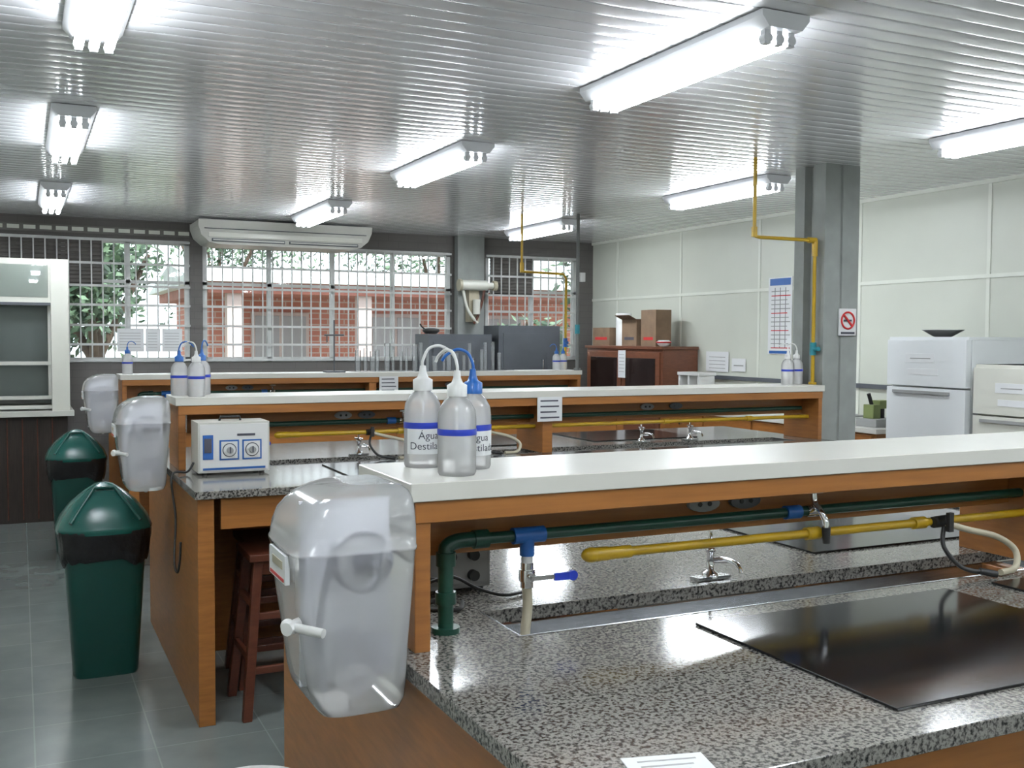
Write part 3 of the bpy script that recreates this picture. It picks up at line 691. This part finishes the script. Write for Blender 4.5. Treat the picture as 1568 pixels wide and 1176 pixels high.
mb = MB(); mb.box(XR - .012, XR - .009, 6.98, 7.29, 1.45, 2.12, PAPER); mb.box(XR - .013, XR - .012, 7.0, 7.27, 2.05, 2.11, BLUEP)
for j in range(14): mb.box(XR - .013, XR - .012, 7.0 + .02 * (j % 3), 7.25, 1.5 + j * .038, 1.508 + j * .038, LGREY if j % 4 else RED)
for y in (7.06, 7.13, 7.2): mb.box(XR - .013, XR - .012, y, y + .006, 1.5, 2.03, INK)
mb.box(XR - .013, XR - .012, 7.0, 7.27, 1.455, 1.48, BLUEP)
mb.done('wall_poster')
mb = MB(); mb.box(XR - .011, XR - .009, 7.85, 8.2, 1.27, 1.46, PAPER)
for j in range(4): mb.box(XR - .012, XR - .011, 7.9, 8.15, 1.30 + j * .035, 1.306 + j * .035, LGREY)
mb.done('paper_notice')
mb = MB(); mb.box(XR - .011, XR - .009, 7.6, 7.8, 1.28, 1.40, PAPER); mb.box(XR - .012, XR - .011, 7.63, 7.77, 1.33, 1.34, LGREY); mb.done('paper_notice')

# ------------------------------------------------------------------ overhead drop pipes
mb = MB(); y = 5.06; xx = 4.515
mb.tube([(4.04, y, ZC), (4.04, y, 2.24), (4.05, y, 2.205), (4.08, y, 2.2), (4.46, y, 2.2), (4.50, y, 2.195), (xx, y, 2.16), (xx, y, 1.30)], .0115, YEL, 12, False)
mb.cyl((4.04, y, 2.26), (4.04, y, 2.20), .018, YEL); mb.cyl((4.46, y, 2.2), (4.52, y, 2.2), .018, YEL); mb.cyl((xx, y, 2.2), (xx, y, 2.10), .018, YEL); mb.cyl((xx, y - .05, 1.52), (xx, y + .0, 1.52), .014, TEALV); mb.cyl((xx, y, 1.48), (xx, y, 1.56), .02, TEALV)
mb.cyl((xx, y, 1.297), (xx, y, 1.31), .025, YEL)
mb.done('gas_drop_pipe')
mb = MB(); y = 8.28
mb.tube([(4.04, y, ZC), (4.04, y, 2.2), (4.06, y, 2.17), (4.46, y, 2.16), (4.49, y, 2.12), (4.485, y, 1.30)], .0115, YEL, 12, False)
mb.cyl((4.04, y, 2.25), (4.04, y, 2.16), .018, YEL); mb.cyl((4.485, y, 1.50), (4.485, y, 1.58), .02, BLUE); mb.cyl((4.485, y - .04, 1.54), (4.485, y, 1.54), .014, BLUE)
mb.done('gas_drop_pipe')
mb = MB(); mb.tube([(4.47, 8.03, ZC), (4.47, 8.03, ZS)], .015, CONCD, 12, False); mb.cyl((4.47, 8.03, 1.62), (4.47, 8.03, 1.7), .022, TEALV); mb.cyl((4.47, 8.03, ZS + .001), (4.47, 8.03, ZS + .02), .03, CONCD); mb.box(4.48, 4.53, 8.0, 8.06, 2.08, 2.16, WHITE); mb.done('water_drop_pipe')

# ------------------------------------------------------------------ outdoors
GRASS = pm('outdoor_ground', (.26, .28, .2), .9, scale=3, var=.4)
BRK = brick_mat('red_brick', (.44, .15, .11), (.50, .19, .14), (.52, .38, .33), .3, .1, .012)
PINK = pm('pink_render', (.55, .43, .41), .8, scale=2, var=.08)
PANE = pm('pale_pane', (.34, .32, .34), .3, scale=2, var=.1)
ROOF = pm('red_roof', (.35, .12, .09), .7, scale=4, var=.15)
ROOFG = pm('grey_roof', (.6, .62, .62), .6, scale=4, var=.15)
TRUNK = pm('bark', (.09, .06, .045), .9, scale=10, var=.3)
LEAF = [pm('leaf_%d' % i, c, .5, scale=3, var=.35) for i, c in enumerate([(.022, .048, .024), (.055, .098, .05), (.115, .18, .11)])]
mb = MB(); mb.box(-25, 35, YW + .3, 45, -.35, -.25, GRASS); mb.done('courtyard_ground')
mb = MB()
mb.box(2.9, 14, 18, 22, -.25, 2.4, BRK)
for x in (2.9, 5.0, 7.1, 9.2): mb.box(x, x + .22, 16.3, 16.52, -.25, 2.25, PINK)
mb.box(2.6, 14.3, 16.2, 22.3, 2.25, 2.42, ROOF)
mb.prism([(16.0, 2.42), (22.5, 2.42), (19.2, 2.85)], lambda y, z: (2.4, y, z), lambda y, z: (14.5, y, z), ROOFG)
for x in (3.6, 5.7, 7.8):
    mb.box(x, x + 1.0, 17.95, 18.0, 1.1, 2.0, PINK); mb.box(x + .06, x + .47, 17.93, 17.95, 1.16, 1.94, PANE); mb.box(x + .53, x + .94, 17.93, 17.95, 1.16, 1.94, PANE)
mb.box(2.9, 14, 16.3, 16.4, .9, 1.0, PINK)
mb.box(2.9, 14, 17.9, 18, -.25, .5, PINK)
mb.done('brick_building')
def tree(x, y, h, R, n, trunk=True):
    mb = MB()
    if trunk:
        mb.cyl((x, y, -.25), (x + .1, y, h * .6), .16, TRUNK, .09)
        for k in range(4):
            a = random.uniform(0, 6.28); mb.cyl((x + .05, y, h * .35), (x + math.cos(a) * R * .6, y + math.sin(a) * R * .6, h * .8), .07, TRUNK, .03)
    cl = [(x + random.uniform(-R, R) * .6, y + random.uniform(-R, R) * .6, h * random.uniform(.45, 1.0) if trunk else h * random.uniform(.2, .9)) for _ in range(14)]
    for i in range(n):
        c = random.choice(cl); rr = R * .4
        cl_ = lambda v: max(-rr, min(rr, v))
        p = Vector((c[0] + cl_(random.gauss(0, rr * .6)), c[1] + cl_(random.gauss(0, rr * .6)), max(-.2, c[2] + cl_(random.gauss(0, rr * .6)))))
        s_ = random.uniform(.05, .12); u = Vector((random.gauss(0, 1), random.gauss(0, 1), random.gauss(0, 1))).normalized(); w = u.orthogonal().normalized()
        mb.add([p - u * s_, p + w * s_ * .45, p + u * s_, p - w * s_ * .45], [(0, 1, 2, 3)], random.choice(LEAF))
    mb.done('shade_tree' if trunk else 'garden_shrub')
for t in ((-1.9, 15.5, 3.6, 1.5), (.9, 15.5, 3.4, 1.3), (.4, 19.5, 4.4, 1.9), (4.5, 27, 5.6, 3.0), (10.5, 27, 5.6, 3.0), (-3.8, 20, 5, 2.3), (-.5, 24.5, 5, 2.4), (8.5, 13.9, 3.6, 1.2)):
    tree(*t, 3600)
for t in ((-.6, 12.6, 1.3, .8), (.9, 12.9, 1.2, .6), (2.3, 12.4, .9, .5), (6.2, 12.4, 1.9, .6), (5.6, 15.0, 1.2, .5)):
    tree(*t, 1500, False)

# ------------------------------------------------------------------ light
w = bpy.data.worlds.new('sky'); scene.world = w; w.use_nodes = True
bg = w.node_tree.nodes['Background']; bg.inputs[0].default_value = (.88, .94, 1.0, 1); bg.inputs[1].default_value = 3.6
sd = bpy.data.lights.new('sun', 'SUN'); sd.energy = 7.5; sd.angle = .02; sd.color = (1, .95, .88)
so = bpy.data.objects.new('sun', sd); so.rotation_euler = (math.radians(42), 0, math.radians(20)); so.location = (0, 0, 12); scene.collection.objects.link(so)

# ------------------------------------------------------------------ camera
cd = bpy.data.cameras.new('camera'); cam = bpy.data.objects.new('camera', cd); scene.collection.objects.link(cam)
cd.sensor_width = 36; cd.lens = 36.28; cd.clip_start = .05; cd.clip_end = 200
M = Matrix.Rotation(math.radians(-25.5), 4, 'Z') @ Matrix.Rotation(math.radians(90 - 2.54), 4, 'X') @ Matrix.Rotation(math.radians(.3), 4, 'Z')
cam.matrix_world = Matrix.Translation((0, 0, 1.577)) @ M
scene.camera = cam
